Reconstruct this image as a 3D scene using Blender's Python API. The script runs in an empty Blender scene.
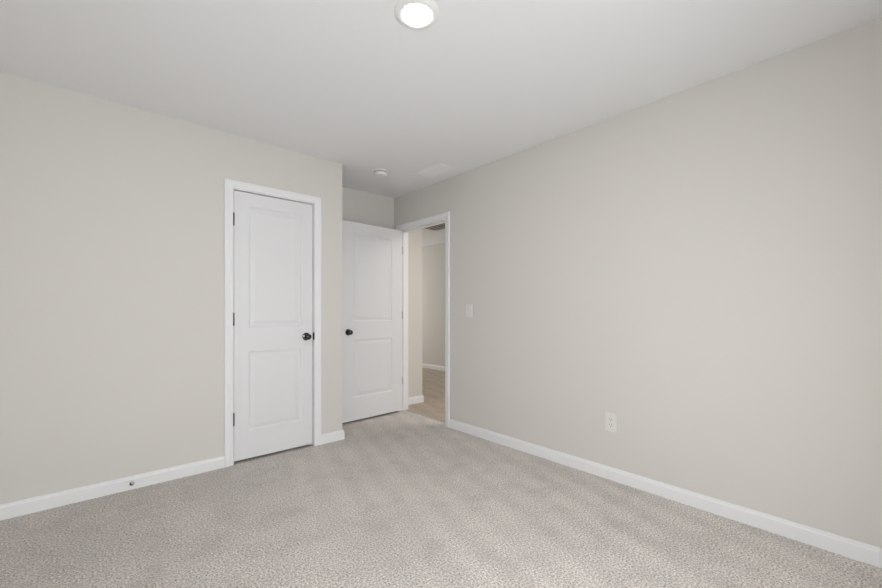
import bpy, bmesh, math
from mathutils import Vector, Matrix

sc = bpy.context.scene
col = sc.collection
PI = math.pi

# ------------------------------------------------------------------ dimensions
H = 2.44                    # ceiling
YL = 3.195                  # left wall (closet front) plane, faces -Y
XR = 2.621                  # right wall plane, faces -X
YB = 3.776                  # back wall of the entry alcove
XC = 1.664                  # closet outer corner
XW = -0.78                  # wall to the far left, out of view
YN = -0.50                  # wall behind the camera, with the window
WT = 0.115                  # wall thickness
XH = XR + WT                # hall side of the right wall
HALL_Y = 3.842              # short hall wall beside the doorway
HALL_C = 3.095              # its outer corner
XF = 5.00                   # far hall wall
# ------------------------------------------------------------------ camera
cam_d = bpy.data.cameras.new('camera')
cam = bpy.data.objects.new('camera', cam_d)
col.objects.link(cam)
cam.location = (0, 0, 1.134)
cam.rotation_euler = (PI / 2, 0, -0.7255)
cam_d.sensor_width = 36
cam_d.lens = 16.086
cam_d.shift_y = 0.01955
cam_d.clip_start = 0.02
sc.camera = cam
# ------------------------------------------------------------------ world and lights
w = bpy.data.worlds.new('sky')
sc.world = w
w.use_nodes = True
wn = w.node_tree
bgn = wn.nodes['Background']
sky = wn.nodes.new('ShaderNodeTexSky')
sky.sky_type = 'HOSEK_WILKIE'
sky.turbidity = 4
sky.sun_direction = Vector((0.4, -0.5, 0.75)).normalized()
wn.links.new(sky.outputs[0], bgn.inputs[0])
bgn.inputs[1].default_value = 0.6


def area(name, loc, rot, sx, sy, power, color):
    d = bpy.data.lights.new(name, 'AREA')
    d.shape = 'RECTANGLE'
    d.size, d.size_y = sx, sy
    d.energy = power
    d.color = color
    o = bpy.data.objects.new(name, d)
    o.location, o.rotation_euler = loc, rot
    col.objects.link(o)
    return o


# daylight coming in through the window of the wall behind the camera
WX0, WX1, WZ0, WZ1 = -0.16, 1.36, 0.28, 1.78
area('window_daylight', ((WX0 + WX1) / 2, YN - 0.02, (WZ0 + WZ1) / 2), (PI / 2 - 0.14, 0, 0), WX1 - WX0 - 0.1, WZ1 - WZ0 - 0.1, 50.5, (0.935, 0.967, 1.0))
# unseen hall lamp, and an added fill light that brightens the far hall
area('hall_lamp', (3.60, 2.25, H - 0.03), (0, 0, 0), 1.0, 1.0, 22, (1.0, 0.96, 0.93))
area('hall_fill', (4.05, 7.15, 1.35), (-PI / 2 - 0.05, 0, 0), 1.7, 2.0, 16, (0.98, 0.98, 0.98))

vs = sc.view_settings
vs.view_transform = 'Standard'
vs.look = 'None'
vs.gamma = 1.0
vs.use_curve_mapping = False
vs.exposure = 0.0
sc.cycles.use_denoising = True
sc.cycles.denoising_prefilter = 'NONE'


# ------------------------------------------------------------------ materials
def lin(r, g, b):
    f = lambda c: c / 12.92 if c <= 0.04045 else ((c + 0.055) / 1.055) ** 2.4
    return (f(r / 255), f(g / 255), f(b / 255), 1)


def mat(name, rgb, rough=0.5, metal=0.0, bump=0.0, bump_scale=300.0, spec=0.5):
    m = bpy.data.materials.new(name)
    m.use_nodes = True
    nt = m.node_tree
    b = nt.nodes['Principled BSDF']
    b.inputs['Base Color'].default_value = rgb
    b.inputs['Roughness'].default_value = rough
    b.inputs['Metallic'].default_value = metal
    b.inputs['Specular IOR Level'].default_value = spec
    if bump:
        tc = nt.nodes.new('ShaderNodeTexCoord')
        n = nt.nodes.new('ShaderNodeTexNoise')
        n.inputs['Scale'].default_value = bump_scale
        n.inputs['Detail'].default_value = 3
        bp = nt.nodes.new('ShaderNodeBump')
        bp.inputs['Strength'].default_value = bump
        bp.inputs['Distance'].default_value = 0.002
        nt.links.new(tc.outputs['Object'], n.inputs['Vector'])
        nt.links.new(n.outputs[0], bp.inputs['Height'])
        nt.links.new(bp.outputs[0], b.inputs['Normal'])
    return m


M_wall = mat('wall_paint', lin(224, 220.5, 214.5), 0.85, bump=0.10, bump_scale=180, spec=0.2)
M_ceil = mat('ceiling_paint', lin(243, 243, 244), 0.9, bump=0.10, bump_scale=150, spec=0.1)
M_trim = mat('white_trim_paint', lin(244, 244, 245), 0.42, spec=0.35)
M_door = mat('white_door_paint', lin(235, 235, 236), 0.45, bump=0.03, bump_scale=120, spec=0.35)
M_bronze = mat('dark_bronze', lin(10, 9, 8), 0.05, spec=0.6)
M_bronze.node_tree.nodes['Principled BSDF'].inputs['IOR'].default_value = 1.65
M_bronze2 = mat('worn_bronze', lin(98, 95, 91), 0.35, metal=0.6)
M_nickel = mat('satin_nickel', lin(172, 172, 170), 0.4, metal=0.5)
M_plast = mat('white_plastic', lin(242, 242, 240), 0.35)
M_plate = mat('plate_plastic', lin(234, 232, 228), 0.35)
M_grey = mat('grey_plastic', lin(105, 104, 100), 0.5)
M_dark = mat('dark_slot', lin(60, 57, 54), 0.7)
M_rubber = mat('white_rubber', lin(205, 204, 200), 0.6)
M_grille = mat('grille_paint', lin(214, 208, 201), 0.5)
M_duct = mat('duct_shadow', lin(46, 43, 40), 0.9)  # dark colour stands in for the shade inside the duct


def carpet_mat(name, rgb):
    m = bpy.data.materials.new(name)
    m.use_nodes = True
    nt = m.node_tree
    L = nt.links.new
    b = nt.nodes['Principled BSDF']
    b.inputs['Roughness'].default_value = 1.0
    b.inputs['Specular IOR Level'].default_value = 0.05
    b.inputs['Sheen Weight'].default_value = 0.15
    b.inputs['Sheen Roughness'].default_value = 0.6
    tc = nt.nodes.new('ShaderNodeTexCoord')

    def noise(scale, detail, rough=0.5, vec=None):
        n = nt.nodes.new('ShaderNodeTexNoise')
        n.inputs['Scale'].default_value = scale
        n.inputs['Detail'].default_value = detail
        n.inputs['Roughness'].default_value = rough
        L(vec or tc.outputs['Object'], n.inputs['Vector'])
        return n.outputs[0]

    def ramp(v, a, bb):
        r = nt.nodes.new('ShaderNodeMapRange')
        r.inputs[1].default_value, r.inputs[2].default_value = a[0], a[1]
        r.inputs[3].default_value, r.inputs[4].default_value = bb[0], bb[1]
        L(v, r.inputs[0])
        return r.outputs[0]

    def math_(op, a, c):
        n = nt.nodes.new('ShaderNodeMath')
        n.operation = op
        for i, v in enumerate((a, c)):
            if isinstance(v, (int, float)):
                n.inputs[i].default_value = v
            else:
                L(v, n.inputs[i])
        return n.outputs[0]

    tuft = noise(115, 2, 0.7)
    fine = noise(380, 1)
    patch = noise(2.2, 3, 0.6)
    foot = noise(6.0, 2.5, 0.55)
    # lanes left by the vacuum cleaner, strongest on the window side of the room
    mp = nt.nodes.new('ShaderNodeMapping')
    mp.inputs['Rotation'].default_value = (0, 0, math.radians(16))
    L(tc.outputs['Object'], mp.inputs['Vector'])
    wv = nt.nodes.new('ShaderNodeTexWave')
    wv.inputs['Scale'].default_value = 1.6
    wv.inputs['Distortion'].default_value = 1.2
    wv.inputs['Detail'].default_value = 2
    wv.inputs['Detail Scale'].default_value = 0.8
    L(mp.outputs[0], wv.inputs['Vector'])
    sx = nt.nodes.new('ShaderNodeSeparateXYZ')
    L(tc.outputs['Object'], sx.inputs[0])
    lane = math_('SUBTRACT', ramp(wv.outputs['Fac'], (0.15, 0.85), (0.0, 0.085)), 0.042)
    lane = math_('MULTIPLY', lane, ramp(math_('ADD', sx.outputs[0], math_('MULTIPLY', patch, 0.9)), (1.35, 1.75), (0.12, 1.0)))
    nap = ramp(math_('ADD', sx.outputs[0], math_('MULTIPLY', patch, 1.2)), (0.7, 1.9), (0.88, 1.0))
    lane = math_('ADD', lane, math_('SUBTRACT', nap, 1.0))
    v = math_('MULTIPLY', ramp(tuft, (0.22, 0.78), (0.12, 1.88)), ramp(fine, (0.25, 0.75), (0.75, 1.25)))
    v = math_('MULTIPLY', v, math_('ADD', lane, 1.0))
    v = math_('MULTIPLY', v, ramp(patch, (0.35, 0.65), (0.96, 1.04)))
    v = math_('MULTIPLY', v, ramp(foot, (0.34, 0.50), (0.90, 1.0)))
    mx = nt.nodes.new('ShaderNodeVectorMath')
    mx.operation = 'SCALE'
    mx.inputs[0].default_value = lin(*rgb)[:3]
    L(v, mx.inputs['Scale'])
    L(mx.outputs[0], b.inputs['Base Color'])
    bp = nt.nodes.new('ShaderNodeBump')
    bp.inputs['Strength'].default_value = 0.6
    bp.inputs['Distance'].default_value = 0.006
    L(tuft, bp.inputs['Height'])
    L(bp.outputs[0], b.inputs['Normal'])
    return m


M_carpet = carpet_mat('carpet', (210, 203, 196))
M_carpet_hall = carpet_mat('hall_carpet_shaded', (186, 173, 157))  # browner pile, with the hall's shade darkened into its colour


def glass_mat():
    m = bpy.data.materials.new('window_glass')
    m.use_nodes = True
    b = m.node_tree.nodes['Principled BSDF']
    b.inputs['Base Color'].default_value = (1, 1, 1, 1)
    b.inputs['Roughness'].default_value = 0.0
    b.inputs['Transmission Weight'].default_value = 1.0
    b.inputs['IOR'].default_value = 1.45
    return m


M_glass = glass_mat()


def emit_mat(name, rgb, strength):
    m = bpy.data.materials.new(name)
    m.use_nodes = True
    b = m.node_tree.nodes['Principled BSDF']
    b.inputs['Base Color'].default_value = (0.9, 0.9, 0.9, 1)
    b.inputs['Emission Color'].default_value = rgb
    b.inputs['Emission Strength'].default_value = strength
    return m


M_lamp = emit_mat('lamp_diffuser', (1.0, 0.98, 0.95, 1), 112)


# ------------------------------------------------------------------ mesh helpers
def obj(name, bm, m, parent=None, smooth=False, loc=None):
    bmesh.ops.recalc_face_normals(bm, faces=bm.faces[:])
    me = bpy.data.meshes.new(name)
    bm.to_mesh(me)
    bm.free()
    for mm in (m if isinstance(m, (list, tuple)) else [m]):
        me.materials.append(mm)
    if smooth:
        for p in me.polygons:
            p.use_smooth = True
        me.set_sharp_from_angle(angle=math.radians(40))
    o = bpy.data.objects.new(name, me)
    col.objects.link(o)
    if parent:
        o.parent = parent
    if loc:
        o.location = loc
    return o


def box(bm, a, b, bev=0.0, seg=2):
    x0, y0, z0 = a
    x1, y1, z1 = b
    r = bmesh.ops.create_cube(bm, size=1.0)
    vs_ = r['verts']
    for v in vs_:
        v.co = Vector(((x0 + x1) / 2 + v.co.x * (x1 - x0), (y0 + y1) / 2 + v.co.y * (y1 - y0), (z0 + z1) / 2 + v.co.z * (z1 - z0)))
    if bev:
        es = list({e for v in vs_ for e in v.link_edges})
        bmesh.ops.bevel(bm, geom=es, offset=bev, segments=seg, affect='EDGES', profile=0.5)
    return bm


def lathe(bm, prof, M=Matrix.Identity(4), n=32):
    """profile of (radius, height) revolved about local Z, placed with M"""
    rings = []
    for r, z in prof:
        if r < 1e-6:
            rings.append([bm.verts.new(M @ Vector((0, 0, z)))])
        else:
            rings.append([bm.verts.new(M @ Vector((r * math.cos(2 * PI * k / n), r * math.sin(2 * PI * k / n), z))) for k in range(n)])
    for A, B in zip(rings, rings[1:]):
        for k in range(n):
            k2 = (k + 1) % n
            if len(A) == 1 and len(B) == 1:
                continue
            if len(A) == 1:
                bm.faces.new((A[0], B[k], B[k2]))
            elif len(B) == 1:
                bm.faces.new((A[k], A[k2], B[0]))
            else:
                bm.faces.new((A[k], A[k2], B[k2], B[k]))
    return bm


def struct(name, bm, m, label=None, **k):
    o = obj(name, bm, m, **k)
    o['kind'] = 'structure'
    if label:
        o['label'] = label
    return o


def thing(name, label, cat, loc, rotz=0.0, group=None):
    o = bpy.data.objects.new(name, None)
    o.empty_display_size = 0.05
    col.objects.link(o)
    o.location = loc
    o.rotation_euler = (0, 0, rotz)
    o['label'] = label
    o['category'] = cat
    if group:
        o['group'] = group
    return o


B = bmesh.new


def boxes(*bs):
    bm = B()
    for a, b in bs:
        box(bm, a, b)
    return bm


# ------------------------------------------------------------------ room shell
OY0, OY1, OZ = 2.888, 3.660, 2.045      # entry doorway in the right wall
CX0, CX1, CZ = 0.786, 1.399, 2.037      # closet doorway in the left wall

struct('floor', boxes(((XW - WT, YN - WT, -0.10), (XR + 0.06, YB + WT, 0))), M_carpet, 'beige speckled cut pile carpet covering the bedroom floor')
struct('floor_hall', boxes(((XR + 0.06, 1.2 - WT, -0.10), (XF + WT, 7.2, 0))), M_carpet_hall, 'browner carpet in the hall beyond the open doorway, with hall shade painted in')
struct('ceiling', boxes(((XW - WT, YN - WT, H), (XF + WT, 7.2, H + 0.10))), M_ceil, 'plain white painted ceiling over the room')
struct('wall_left', boxes(
    ((XW, YL, 0), (CX0 - 0.02, YL + WT, H)),
    ((CX1 + 0.02, YL, 0), (XC - WT, YL + WT, H)),
    ((CX0 - 0.02, YL, CZ + 0.02), (CX1 + 0.02, YL + WT, H)),
    ((XC - WT, YL, 0), (XC, YB, H))), M_wall, 'beige painted wall around the closed closet door')
struct('wall_back', boxes(((XW - WT, YB, 0), (XR, YB + WT, H))), M_wall, 'beige painted wall behind the open entry door')
struct('wall_right', boxes(
    ((XR, YN, 0), (XH, OY0 - 0.02, H)),
    ((XR, OY1 + 0.02, 0), (XH, HALL_Y, H)),
    ((XR, OY0 - 0.02, OZ + 0.02), (XH, OY1 + 0.02, H))), M_wall, 'long beige painted wall with the light switch and outlet')
struct('wall_near', boxes(
    ((XW - WT, YN - WT, 0), (WX0, YN, H)),
    ((WX1, YN - WT, 0), (XH, YN, H)),
    ((WX0, YN - WT, 0), (WX1, YN, WZ0)),
    ((WX0, YN - WT, WZ1), (WX1, YN, H))), M_wall)
struct('wall_west', boxes(((XW - WT, YN, 0), (XW, YB, H))), M_wall)
# the hall beyond the doorway
struct('wall_hall_side', boxes(((XR, HALL_Y, 0), (HALL_C, HALL_Y + WT, H)), ((HALL_C - WT, HALL_Y + WT, 0), (HALL_C, 7.2, H))), M_wall, 'short beige wall just outside the open doorway')
struct('wall_hall_far', boxes(((XF, 1.2, 0), (XF + WT, 7.2, H))), M_wall, 'far beige hall wall seen through the open doorway')
struct('wall_hall_end', boxes(((HALL_C, 7.2, 0), (XF + WT, 7.2 + WT, H))), M_wall)
struct('wall_hall_near', boxes(((XH, 1.2 - WT, 0), (XF + WT, 1.2, H))), M_wall)


# baseboards: a profile swept along a straight run
BH, BT = 0.083, 0.014
BPROF = [(0, 0), (BT, 0), (BT, BH - 0.018), (BT * 0.72, BH - 0.012), (BT * 0.62, BH - 0.003), (BT * 0.45, BH), (0, BH)]


def baseboard(name, pts, side, label=None):
    """pts: floor polyline along the wall face; side=+1 board on the left of the direction of travel"""
    bm = B()
    n = len(pts)
    P = [Vector((p[0], p[1])) for p in pts]
    rows = []
    for i, p in enumerate(P):
        ns = []
        if i > 0:
            d = (P[i] - P[i - 1]).normalized()
            ns.append(Vector((-d.y, d.x)) * side)
        if i < n - 1:
            d = (P[i + 1] - P[i]).normalized()
            ns.append(Vector((-d.y, d.x)) * side)
        if len(ns) == 2:
            m = (ns[0] + ns[1]).normalized()
            m = m / m.dot(ns[0])
        else:
            m = ns[0]
        rows.append([bm.verts.new((p.x + m.x * t, p.y + m.y * t, z)) for t, z in BPROF])
    k = len(BPROF)
    for A, C in zip(rows, rows[1:]):
        for j in range(k):
            bm.faces.new((A[j], A[(j + 1) % k], C[(j + 1) % k], C[j]))
    bm.faces.new(rows[0])
    bm.faces.new(rows[-1][::-1])
    return struct(name, bm, M_trim, label)


CAS = 0.064                              # casing width plus reveal, see below
baseboard('baseboard_left', [(XW, YL), (CX0 - CAS, YL)], -1, 'white baseboard left of the closet door')
baseboard('baseboard_closet', [(CX1 + CAS, YL), (XC, YL), (XC, YB)], -1, 'short white baseboard wrapping the closet corner')
baseboard('baseboard_back', [(XC + BT, YB), (XR, YB)], -1, 'white baseboard behind the open entry door')
baseboard('baseboard_right', [(XR, OY0 - CAS), (XR, YN)], -1, 'long white baseboard below the outlet')
baseboard('baseboard_near', [(XR - BT, YN), (XW, YN)], -1)
baseboard('baseboard_west', [(XW, YN + BT), (XW, YL - BT)], -1)
baseboard('baseboard_hall_side', [(XH, HALL_Y), (HALL_C, HALL_Y), (HALL_C, 7.2)], -1, 'short white baseboard just outside the doorway')
baseboard('baseboard_hall_far', [(XF, 7.2), (XF, 1.2)], -1, 'white baseboard along the far hall wall')


# door casings: profile mitred round three sides of an opening
CPROF = [(0.0, 0.0), (0.0, 0.009), (0.004, 0.011), (0.020, 0.0115), (0.026, 0.014), (0.040, 0.0165), (0.054, 0.0165), (0.058, 0.013), (0.058, 0.0)]


def casing(name, f, u0, u1, v1, label=None):
    """f(u, v, n) -> world; u along the wall, v up, n out of the wall"""
    bm = B()
    R = 0.006
    rows = []
    for (u, su, v, sv) in ((u0 - R, -1, 0, 0), (u0 - R, -1, v1 + R, 1), (u1 + R, 1, v1 + R, 1), (u1 + R, 1, 0, 0)):
        rows.append([bm.verts.new(f(u + su * w_, v + sv * w_, d)) for w_, d in CPROF])
    k = len(CPROF)
    for A, C in zip(rows, rows[1:]):
        for j in range(k):
            bm.faces.new((A[j], A[(j + 1) % k], C[(j + 1) % k], C[j]))
    bm.faces.new(rows[0])
    bm.faces.new(rows[-1][::-1])
    return struct(name, bm, M_trim, label)


fL = lambda u, v, n: Vector((u, YL - n, v))
fR = lambda u, v, n: Vector((XR - n, u, v))
fH = lambda u, v, n: Vector((XH + n, u, v))
casing('trim_1', fL, CX0, CX1, CZ, 'white casing framing the closed closet door')
casing('trim_2', fR, OY0, OY1, OZ, 'white casing framing the open doorway to the hall')
casing('trim_3', fH, OY0, OY1, OZ, 'white casing on the hall side of the doorway')

# jambs with stops
j1 = struct('trim_4', boxes(
    ((CX0 - 0.02, YL, 0), (CX0, YL + WT, CZ)), ((CX1, YL, 0), (CX1 + 0.02, YL + WT, CZ)), ((CX0 - 0.02, YL, CZ), (CX1 + 0.02, YL + WT, CZ + 0.02)),
    ((CX0, YL + 0.040, 0), (CX0 + 0.011, YL + 0.072, CZ)), ((CX1 - 0.011, YL + 0.040, 0), (CX1, YL + 0.072, CZ)), ((CX0, YL + 0.040, CZ - 0.011), (CX1, YL + 0.072, CZ))),
    M_trim, 'white jamb behind the closed closet door')
j2 = struct('trim_5', boxes(
    ((XR, OY0 - 0.02, 0), (XH, OY0, OZ)), ((XR, OY1, 0), (XH, OY1 + 0.02, OZ)), ((XR, OY0 - 0.02, OZ), (XH, OY1 + 0.02, OZ + 0.02)),
    ((XR + 0.040, OY0, 0), (XR + 0.072, OY0 + 0.011, OZ)), ((XR + 0.040, OY1 - 0.011, 0), (XR + 0.072, OY1, OZ)), ((XR + 0.040, OY0, OZ - 0.011), (XR + 0.072, OY1, OZ))),
    M_trim, 'white jamb lining the open doorway to the hall')
bm = boxes(((CX1 - 0.003, YL - 0.0095, 0.896), (CX1 + 0.0035, YL + 0.03, 0.955)))
sp = obj('strike_plate', bm, M_bronze, j1)
sp['label'] = 'dark bronze strike plate'
for z in (1.826, 1.087, 0.346):
    h = obj('hinge_leaf', box(B(), (XR + 0.004, OY1 - 0.0022, z - 0.044), (XR + 0.036, OY1 + 0.004, z + 0.044)), M_nickel, j2)
    h['label'] = 'grey metal hinge leaf'


# ------------------------------------------------------------------ panelled doors
def door_mesh(W, Hd, T, stile, zs):
    """slab in local coords: x 0..W, y 0 (front) .. T (back), z 0..Hd; two raised panels per face"""
    bm = B()
    rings = [(0.0, 0.0), (0.005, 0.0045), (0.012, 0.0075), (0.020, 0.0078), (0.034, 0.0045), (0.046, 0.0022), (0.050, 0.0020)]
    for face in (0, 1):
        Y = (lambda d: d) if face == 0 else (lambda d: T - d)
        xs = [0, stile, W - stile, W]
        zz = [0] + zs + [Hd]
        for i in range(3):
            for j in range(5):
                if i == 1 and j in (1, 3):
                    x0, x1, z0, z1 = xs[1], xs[2], zz[j], zz[j + 1]
                    prev = None
                    for o_, d in rings:
                        q = [bm.verts.new((x, Y(d), z)) for x, z in ((x0 + o_, z0 + o_), (x1 - o_, z0 + o_), (x1 - o_, z1 - o_), (x0 + o_, z1 - o_))]
                        if prev:
                            for k in range(4):
                                bm.faces.new((prev[k], prev[(k + 1) % 4], q[(k + 1) % 4], q[k]))
                        prev = q
                    bm.faces.new(prev)
                else:
                    bm.faces.new([bm.verts.new((x, Y(0), z)) for x, z in ((xs[i], zz[j]), (xs[i + 1], zz[j]), (xs[i + 1], zz[j + 1]), (xs[i], zz[j + 1]))])
    for (a, b) in (((0, 0), (0, Hd)), ((0, Hd), (W, Hd)), ((W, Hd), (W, 0)), ((W, 0), (0, 0))):
        bm.faces.new([bm.verts.new(p) for p in ((a[0], 0, a[1]), (b[0], 0, b[1]), (b[0], T, b[1]), (a[0], T, a[1]))])
    bmesh.ops.remove_doubles(bm, verts=bm.verts[:], dist=1e-5)
    return bm


def knob_mesh(M):
    bm = B()
    lathe(bm, [(0, 0), (0.0325, 0), (0.0325, 0.003), (0.030, 0.007), (0.020, 0.010), (0.0125, 0.012), (0.0115, 0.022), (0.0135, 0.028),
               (0.0190, 0.033), (0.0232, 0.040), (0.0243, 0.046), (0.0236, 0.052), (0.0205, 0.0575), (0.0135, 0.0615), (0.0060, 0.063), (0, 0.063)], M, 40)
    return bm


def knuckle_mesh(x, y, z):
    bm = B()
    for k in range(5):
        lathe(bm, [(0, 0), (0.0065, 0.0003), (0.007, 0.001), (0.007, 0.0163), (0.0065, 0.017), (0, 0.0173)], Matrix.Translation((x, y, z - 0.0445 + k * 0.0178)), 16)
    for s in (-1, 1):
        lathe(bm, [(0, 0.0), (0.0045, 0.0), (0.0045, 0.002), (0.003, 0.005), (0, 0.006)], Matrix.Translation((x, y, z)) @ (Matrix.Rotation(PI, 4, 'X') if s < 0 else Matrix.Identity(4)) @ Matrix.Translation((0, 0, 0.0445)), 16)
    return bm


TOWARD = Matrix.Rotation(PI / 2, 4, 'X')      # local +Z -> -Y
AWAY = Matrix.Rotation(-PI / 2, 4, 'X')       # local +Z -> +Y
T = 0.035
PZ = [0.206, 0.806, 0.993, 1.906]

# closet door: closed, hinged on the left, opens into the room
W1 = CX1 - CX0 - 0.011
d1 = obj('door_1', door_mesh(W1, 2.006, T, 0.100, PZ), M_door, loc=(CX0 + 0.0035, YL + 0.002, 0.022))
d1['kind'] = 'structure'
d1['label'] = 'closed white two-panel closet door with black knob'
k1 = obj('door_knob', knob_mesh(Matrix.Translation((W1 - 0.055, 0.0, 0.902)) @ TOWARD), M_bronze, d1, smooth=True)
k1['label'] = 'black bronze door knob'
obj('door_knob', knob_mesh(Matrix.Translation((W1 - 0.055, T, 0.902)) @ AWAY), M_bronze, d1, smooth=True)
for z in (1.793, 1.053, 0.312):
    h = obj('hinge', knuckle_mesh(-0.005, -0.0065, z), M_bronze2, d1, smooth=True)
    h['label'] = 'dark bronze hinge knuckle'

# entry door: hinged on the far jamb, standing open against the back wall
W2 = 0.762
d2 = obj('door_2', door_mesh(W2, 2.016, T, 0.138, [0.230, 0.820, 1.004, 1.895]), M_door)
# local x runs from the latch edge (0) to the hinge edge (W2); front face looks into the room
d2.matrix_world = Matrix.Translation((XR - 0.004, OY1 - 0.046, 0.024)) @ Matrix.Rotation(math.radians(3.0), 4, 'Z') @ Matrix.Translation((-W2, 0, 0))
d2['kind'] = 'structure'
d2['label'] = 'white two-panel entry door standing open against the back wall'
k2 = obj('door_knob', knob_mesh(Matrix.Translation((0.071, 0, 0.899)) @ TOWARD), M_bronze, d2, smooth=True)
k2['label'] = 'black bronze door knob'
obj('door_knob', knob_mesh(Matrix.Translation((0.071, T, 0.899)) @ AWAY), M_bronze, d2, smooth=True)
obj('latch_plate', box(B(), (-0.0012, 0.006, 0.882), (0.001, 0.029, 0.938)), M_bronze, d2)
for z in (1.808, 1.069, 0.328):
    obj('hinge', knuckle_mesh(W2 + 0.001, T + 0.0065, z), M_nickel, d2, smooth=True)

# ------------------------------------------------------------------ window behind the camera
bm = B()
F = 0.045
Y0, Y1 = YN - 0.085, YN - 0.035
ZM = (WZ0 + WZ1) / 2
for a, b in (((WX0, Y0, WZ0), (WX0 + F, Y1, WZ1)), ((WX1 - F, Y0, WZ0), (WX1, Y1, WZ1)), ((WX0 + F, Y0, WZ0), (WX1 - F, Y1, WZ0 + F)),
             ((WX0 + F, Y0, WZ1 - F), (WX1 - F, Y1, WZ1)), ((WX0 + F, Y0, ZM - 0.02), (WX1 - F, Y1, ZM + 0.02))):
    box(bm, a, b)
win = struct('window_1', bm, M_trim)
obj('window_pane', boxes(((WX0 + F, YN - 0.064, WZ0 + F), (WX1 - F, YN - 0.060, ZM - 0.02)),
                         ((WX0 + F, YN - 0.064, ZM + 0.02), (WX1 - F, YN - 0.060, WZ1 - F))), M_glass, win)
obj('window_sill', box(B(), (WX0 - 0.04, YN - 0.03, WZ0 - 0.02), (WX1 + 0.04, YN + 0.035, WZ0), 0.004), M_trim, win)

# ------------------------------------------------------------------ things on the ceiling
t = thing('ceiling_light', 'round white flush ceiling light, switched on, at the top of the photo', 'ceiling light', (1.066, 1.361, H))
obj('trim_ring', lathe(B(), [(0.061, 0), (0.098, 0), (0.098, -0.003), (0.092, -0.009), (0.074, -0.013), (0.061, -0.010), (0.061, 0)], n=64), M_plast, t, smooth=True)
o = obj('diffuser', lathe(B(), [(0, -0.002), (0.061, -0.002), (0.061, -0.010), (0.054, -0.0142), (0.036, -0.0165), (0, -0.0172)], n=64), M_lamp, t, smooth=True)
o['label'] = 'glowing white diffuser'

t = thing('smoke_detector', 'round white smoke detector on the ceiling near the entry corner', 'smoke detector', (2.022, 3.125, H))
obj('mounting_base', lathe(B(), [(0, 0), (0.068, 0), (0.068, -0.006), (0.064, -0.010), (0, -0.010)], n=48), M_plast, t, smooth=True)
body = obj('cover', lathe(B(), [(0, -0.010), (0.055, -0.010), (0.055, -0.015), (0.060, -0.0165), (0.058, -0.032), (0.050, -0.041), (0.030, -0.045), (0, -0.046)], n=48), M_plast, t, smooth=True)
obj('sensing_slot', lathe(B(), [(0.0556, -0.0105), (0.0562, -0.0112), (0.0562, -0.0143), (0.0556, -0.0148)], n=48), M_grey, body)
obj('test_button', lathe(B(), [(0, -0.0445), (0.009, -0.0445), (0.009, -0.047), (0.007, -0.048), (0, -0.048)], Matrix.Translation((0.018, -0.012, 0.0005)), n=24), M_plast, body, smooth=True)

# supply register: flat frame, fixed blades
t = thing('ceiling_register', 'white rectangular air register on the ceiling above the doorway wall', 'air register', (2.390, 2.780, H))
hx, hy, fw = 0.100, 0.176, 0.024
bm = B()
rows = []
for o_, z in ((0, 0), (0, -0.003), (0.006, -0.007), (fw - 0.004, -0.007), (fw, -0.004), (fw, 0)):
    rows.append([bm.verts.new((sx * (hx - o_), sy * (hy - o_), z)) for sx, sy in ((-1, -1), (1, -1), (1, 1), (-1, 1))])
for A, C in zip(rows, rows[1:]):
    for k in range(4):
        bm.faces.new((A[k], A[(k + 1) % 4], C[(k + 1) % 4], C[k]))
obj('frame', bm, M_plast, t)
bm = B()
for k in range(11):
    x = -(hx - fw) + (k + 0.5) * 2 * (hx - fw) / 11
    s = 0.0085
    q = [(x - s, -0.0005), (x - s + 0.0014, -0.0005), (x + s, -0.0058), (x + s - 0.0014, -0.0058)]
    A = [bm.verts.new((px, -(hy - fw), pz)) for px, pz in q]
    C = [bm.verts.new((px, hy - fw, pz)) for px, pz in q]
    for j in range(4):
        bm.faces.new((A[j], A[(j + 1) % 4], C[(j + 1) % 4], C[j]))
    bm.faces.new(A)
    bm.faces.new(C[::-1])
obj('louvre_blades', bm, M_ceil, t)
for sy in (-1, 1):
    obj('screw', lathe(B(), [(0, -0.0095), (0.003, -0.0090), (0.004, -0.007), (0, -0.007)], Matrix.Translation((0, sy * (hy - fw / 2), 0)), n=12), M_plast, t)

# return air grille on the hall ceiling
GX, GY, GH = 3.905, 4.555, 0.260
t = thing('return_air_grille', 'dark slatted return air grille on the hall ceiling beyond the doorway', 'air grille', (GX, GY, H))
bm = B()
for a, b in (((-GH, -GH, -0.010), (GH, -GH + 0.022, 0)), ((-GH, GH - 0.022, -0.010), (GH, GH, 0)), ((-GH, -GH + 0.022, -0.010), (-GH + 0.022, GH - 0.022, 0)), ((GH - 0.022, -GH + 0.022, -0.010), (GH, GH - 0.022, 0))):
    box(bm, a, b)
obj('frame', bm, M_grille, t)
bm = B()
n = 6
for k in range(n):
    x = -GH + 0.022 + (k + 0.5) * (2 * GH - 0.044) / n
    box(bm, (x - 0.009, -GH + 0.022, -0.014), (x + 0.009, GH - 0.022, -0.003))
obj('slats', bm, M_grille, t)
o = obj('duct_shade_sheet', boxes(((-GH + 0.022, -GH + 0.022, -0.0025), (GH - 0.022, GH - 0.022, -0.0005))), M_duct, t)
o['label'] = 'dark sheet painted for the shade behind the slats'

# ------------------------------------------------------------------ things on the right wall
# local x -> -Y ... placed so that local -Y (front) looks along world -X
def wall_plate(bm, w_, h_, d=0.0062):
    box(bm, (-w_ / 2, -d, -h_ / 2), (w_ / 2, 0, h_ / 2))
    es = [e for e in bm.edges if all(v.co.y < -d * 0.5 for v in e.verts)]
    bmesh.ops.bevel(bm, geom=es, offset=0.0035, segments=3, affect='EDGES', profile=0.6)
    return bm


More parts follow.
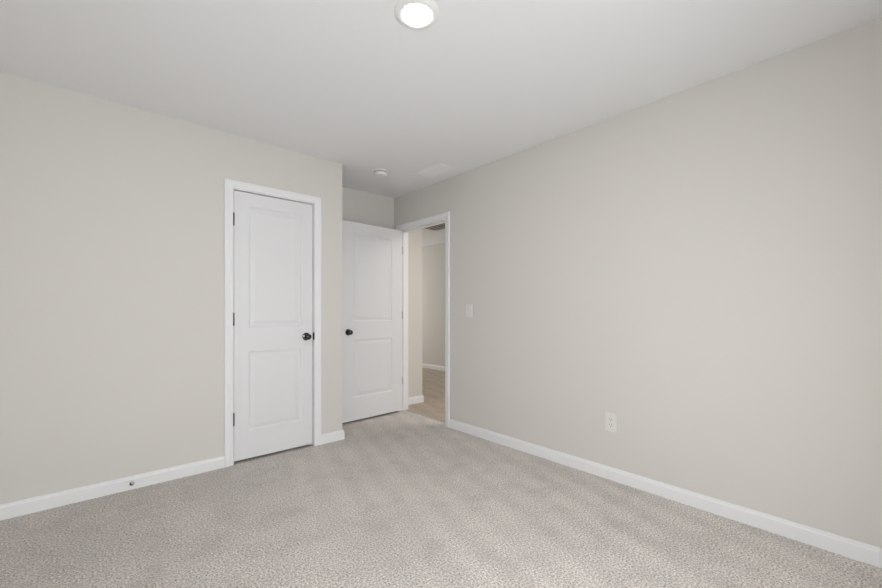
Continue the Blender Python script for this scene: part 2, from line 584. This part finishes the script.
def screw(parent, x, y, z, m=M_plate):
    return obj('screw', lathe(B(), [(0, 0.0013), (0.0022, 0.0011), (0.0030, 0.0), (0, 0.0)], Matrix.Translation((x, y, z)) @ TOWARD, 16), m, parent)


RZ = PI / 2 * -1                     # front (-Y local) -> -X world
t = thing('light_switch', 'white single light switch on the right wall beside the doorway', 'light switch', (XR, 2.560, 1.138), RZ)
obj('face_plate', wall_plate(B(), 0.078, 0.122), M_plate, t)
bm = B()
pts = [(-0.0063, -0.034), (-0.0063, 0.034), (-0.0105, 0.030), (-0.0066, -0.002), (-0.0066, -0.030)]
A = [bm.verts.new((-0.0165, y, z)) for y, z in ((-0.004, -0.033), (-0.0062, -0.033), (-0.0068, 0.0), (-0.0098, 0.033), (-0.004, 0.033))]
C = [bm.verts.new((0.0165, v.co.y, v.co.z)) for v in A]
for j in range(5):
    bm.faces.new((A[j], A[(j + 1) % 5], C[(j + 1) % 5], C[j]))
bm.faces.new(A)
bm.faces.new(C[::-1])
obj('rocker', bm, M_plate, t)
for s in (-1, 1):
    screw(t, 0, -0.0055, s * 0.0485)

t = thing('electrical_outlet', 'white duplex electrical outlet low on the long right wall', 'electrical outlet', (XR, 1.226, 0.386), RZ)
obj('face_plate', wall_plate(B(), 0.078, 0.122), M_plate, t)
for s in (-1, 1):
    zc = s * 0.0195
    bm = B()
    lathe(bm, [(0, 0), (0.0172, 0), (0.0172, 0.0022), (0.0165, 0.003), (0, 0.003)], Matrix.Translation((0, -0.0052, zc)) @ TOWARD, 32)
    for v in bm.verts:                                   # flattened top and bottom
        v.co.z = zc + max(-0.0142, min(0.0142, v.co.z - zc))
    r = obj('receptacle', bm, M_plate, t)
    bm = B()
    y0, y1 = -0.0085, -0.0070
    box(bm, (-0.0078, y0, zc - 0.0005), (-0.0050, y1, zc + 0.0085))
    box(bm, (0.0052, y0, zc + 0.0005), (0.0078, y1, zc + 0.0080))
    lathe(bm, [(0, 0), (0.0028, 0), (0.0028, 0.0014), (0, 0.0014)], Matrix.Translation((0, -0.0071, zc - 0.0068)) @ TOWARD, 16)
    o = obj('contact_slots', bm, M_dark, r)
    o['label'] = 'dark contact slots'
screw(t, 0, -0.0055, 0)

# ------------------------------------------------------------------ door stop on the left baseboard
UP = Matrix.Rotation(math.radians(-22), 3, 'X')
STOP = UP.to_4x4() @ TOWARD
t = thing('door_stop', 'small dark spring door stop on the left wall baseboard', 'door stop', (0.192, YL - BT, 0.037))
obj('base', lathe(B(), [(0, 0), (0.0125, 0), (0.0125, 0.003), (0.009, 0.008), (0.0065, 0.012), (0, 0.012)], TOWARD, 24), M_bronze, t, smooth=True)
bm = B()
N, turns, L0, L1 = 260, 16, 0.010, 0.062
rows = []
for i in range(N + 1):
    f = i / N
    r = 0.0066 - 0.0012 * f
    a = 2 * PI * turns * f
    c = UP @ Vector((r * math.cos(a), -(L0 + (L1 - L0) * f), r * math.sin(a)))
    e1 = UP @ Vector((math.cos(a), 0, math.sin(a)))
    e2 = UP @ Vector((0, 1, 0))
    rows.append([bm.verts.new(c + e1 * 0.0014 * math.cos(2 * PI * q / 6) + e2 * 0.0014 * math.sin(2 * PI * q / 6)) for q in range(6)])
for A, C in zip(rows, rows[1:]):
    for q in range(6):
        bm.faces.new((A[q], A[(q + 1) % 6], C[(q + 1) % 6], C[q]))
bm.faces.new(rows[0])
bm.faces.new(rows[-1])
obj('spring', bm, M_bronze2, t, smooth=True)
o = obj('tip', lathe(B(), [(0, 0.060), (0.0078, 0.060), (0.0085, 0.063), (0.0085, 0.071), (0.006, 0.075), (0, 0.076)], STOP, 24), M_rubber, t, smooth=True)
o['label'] = 'pale rubber tip'
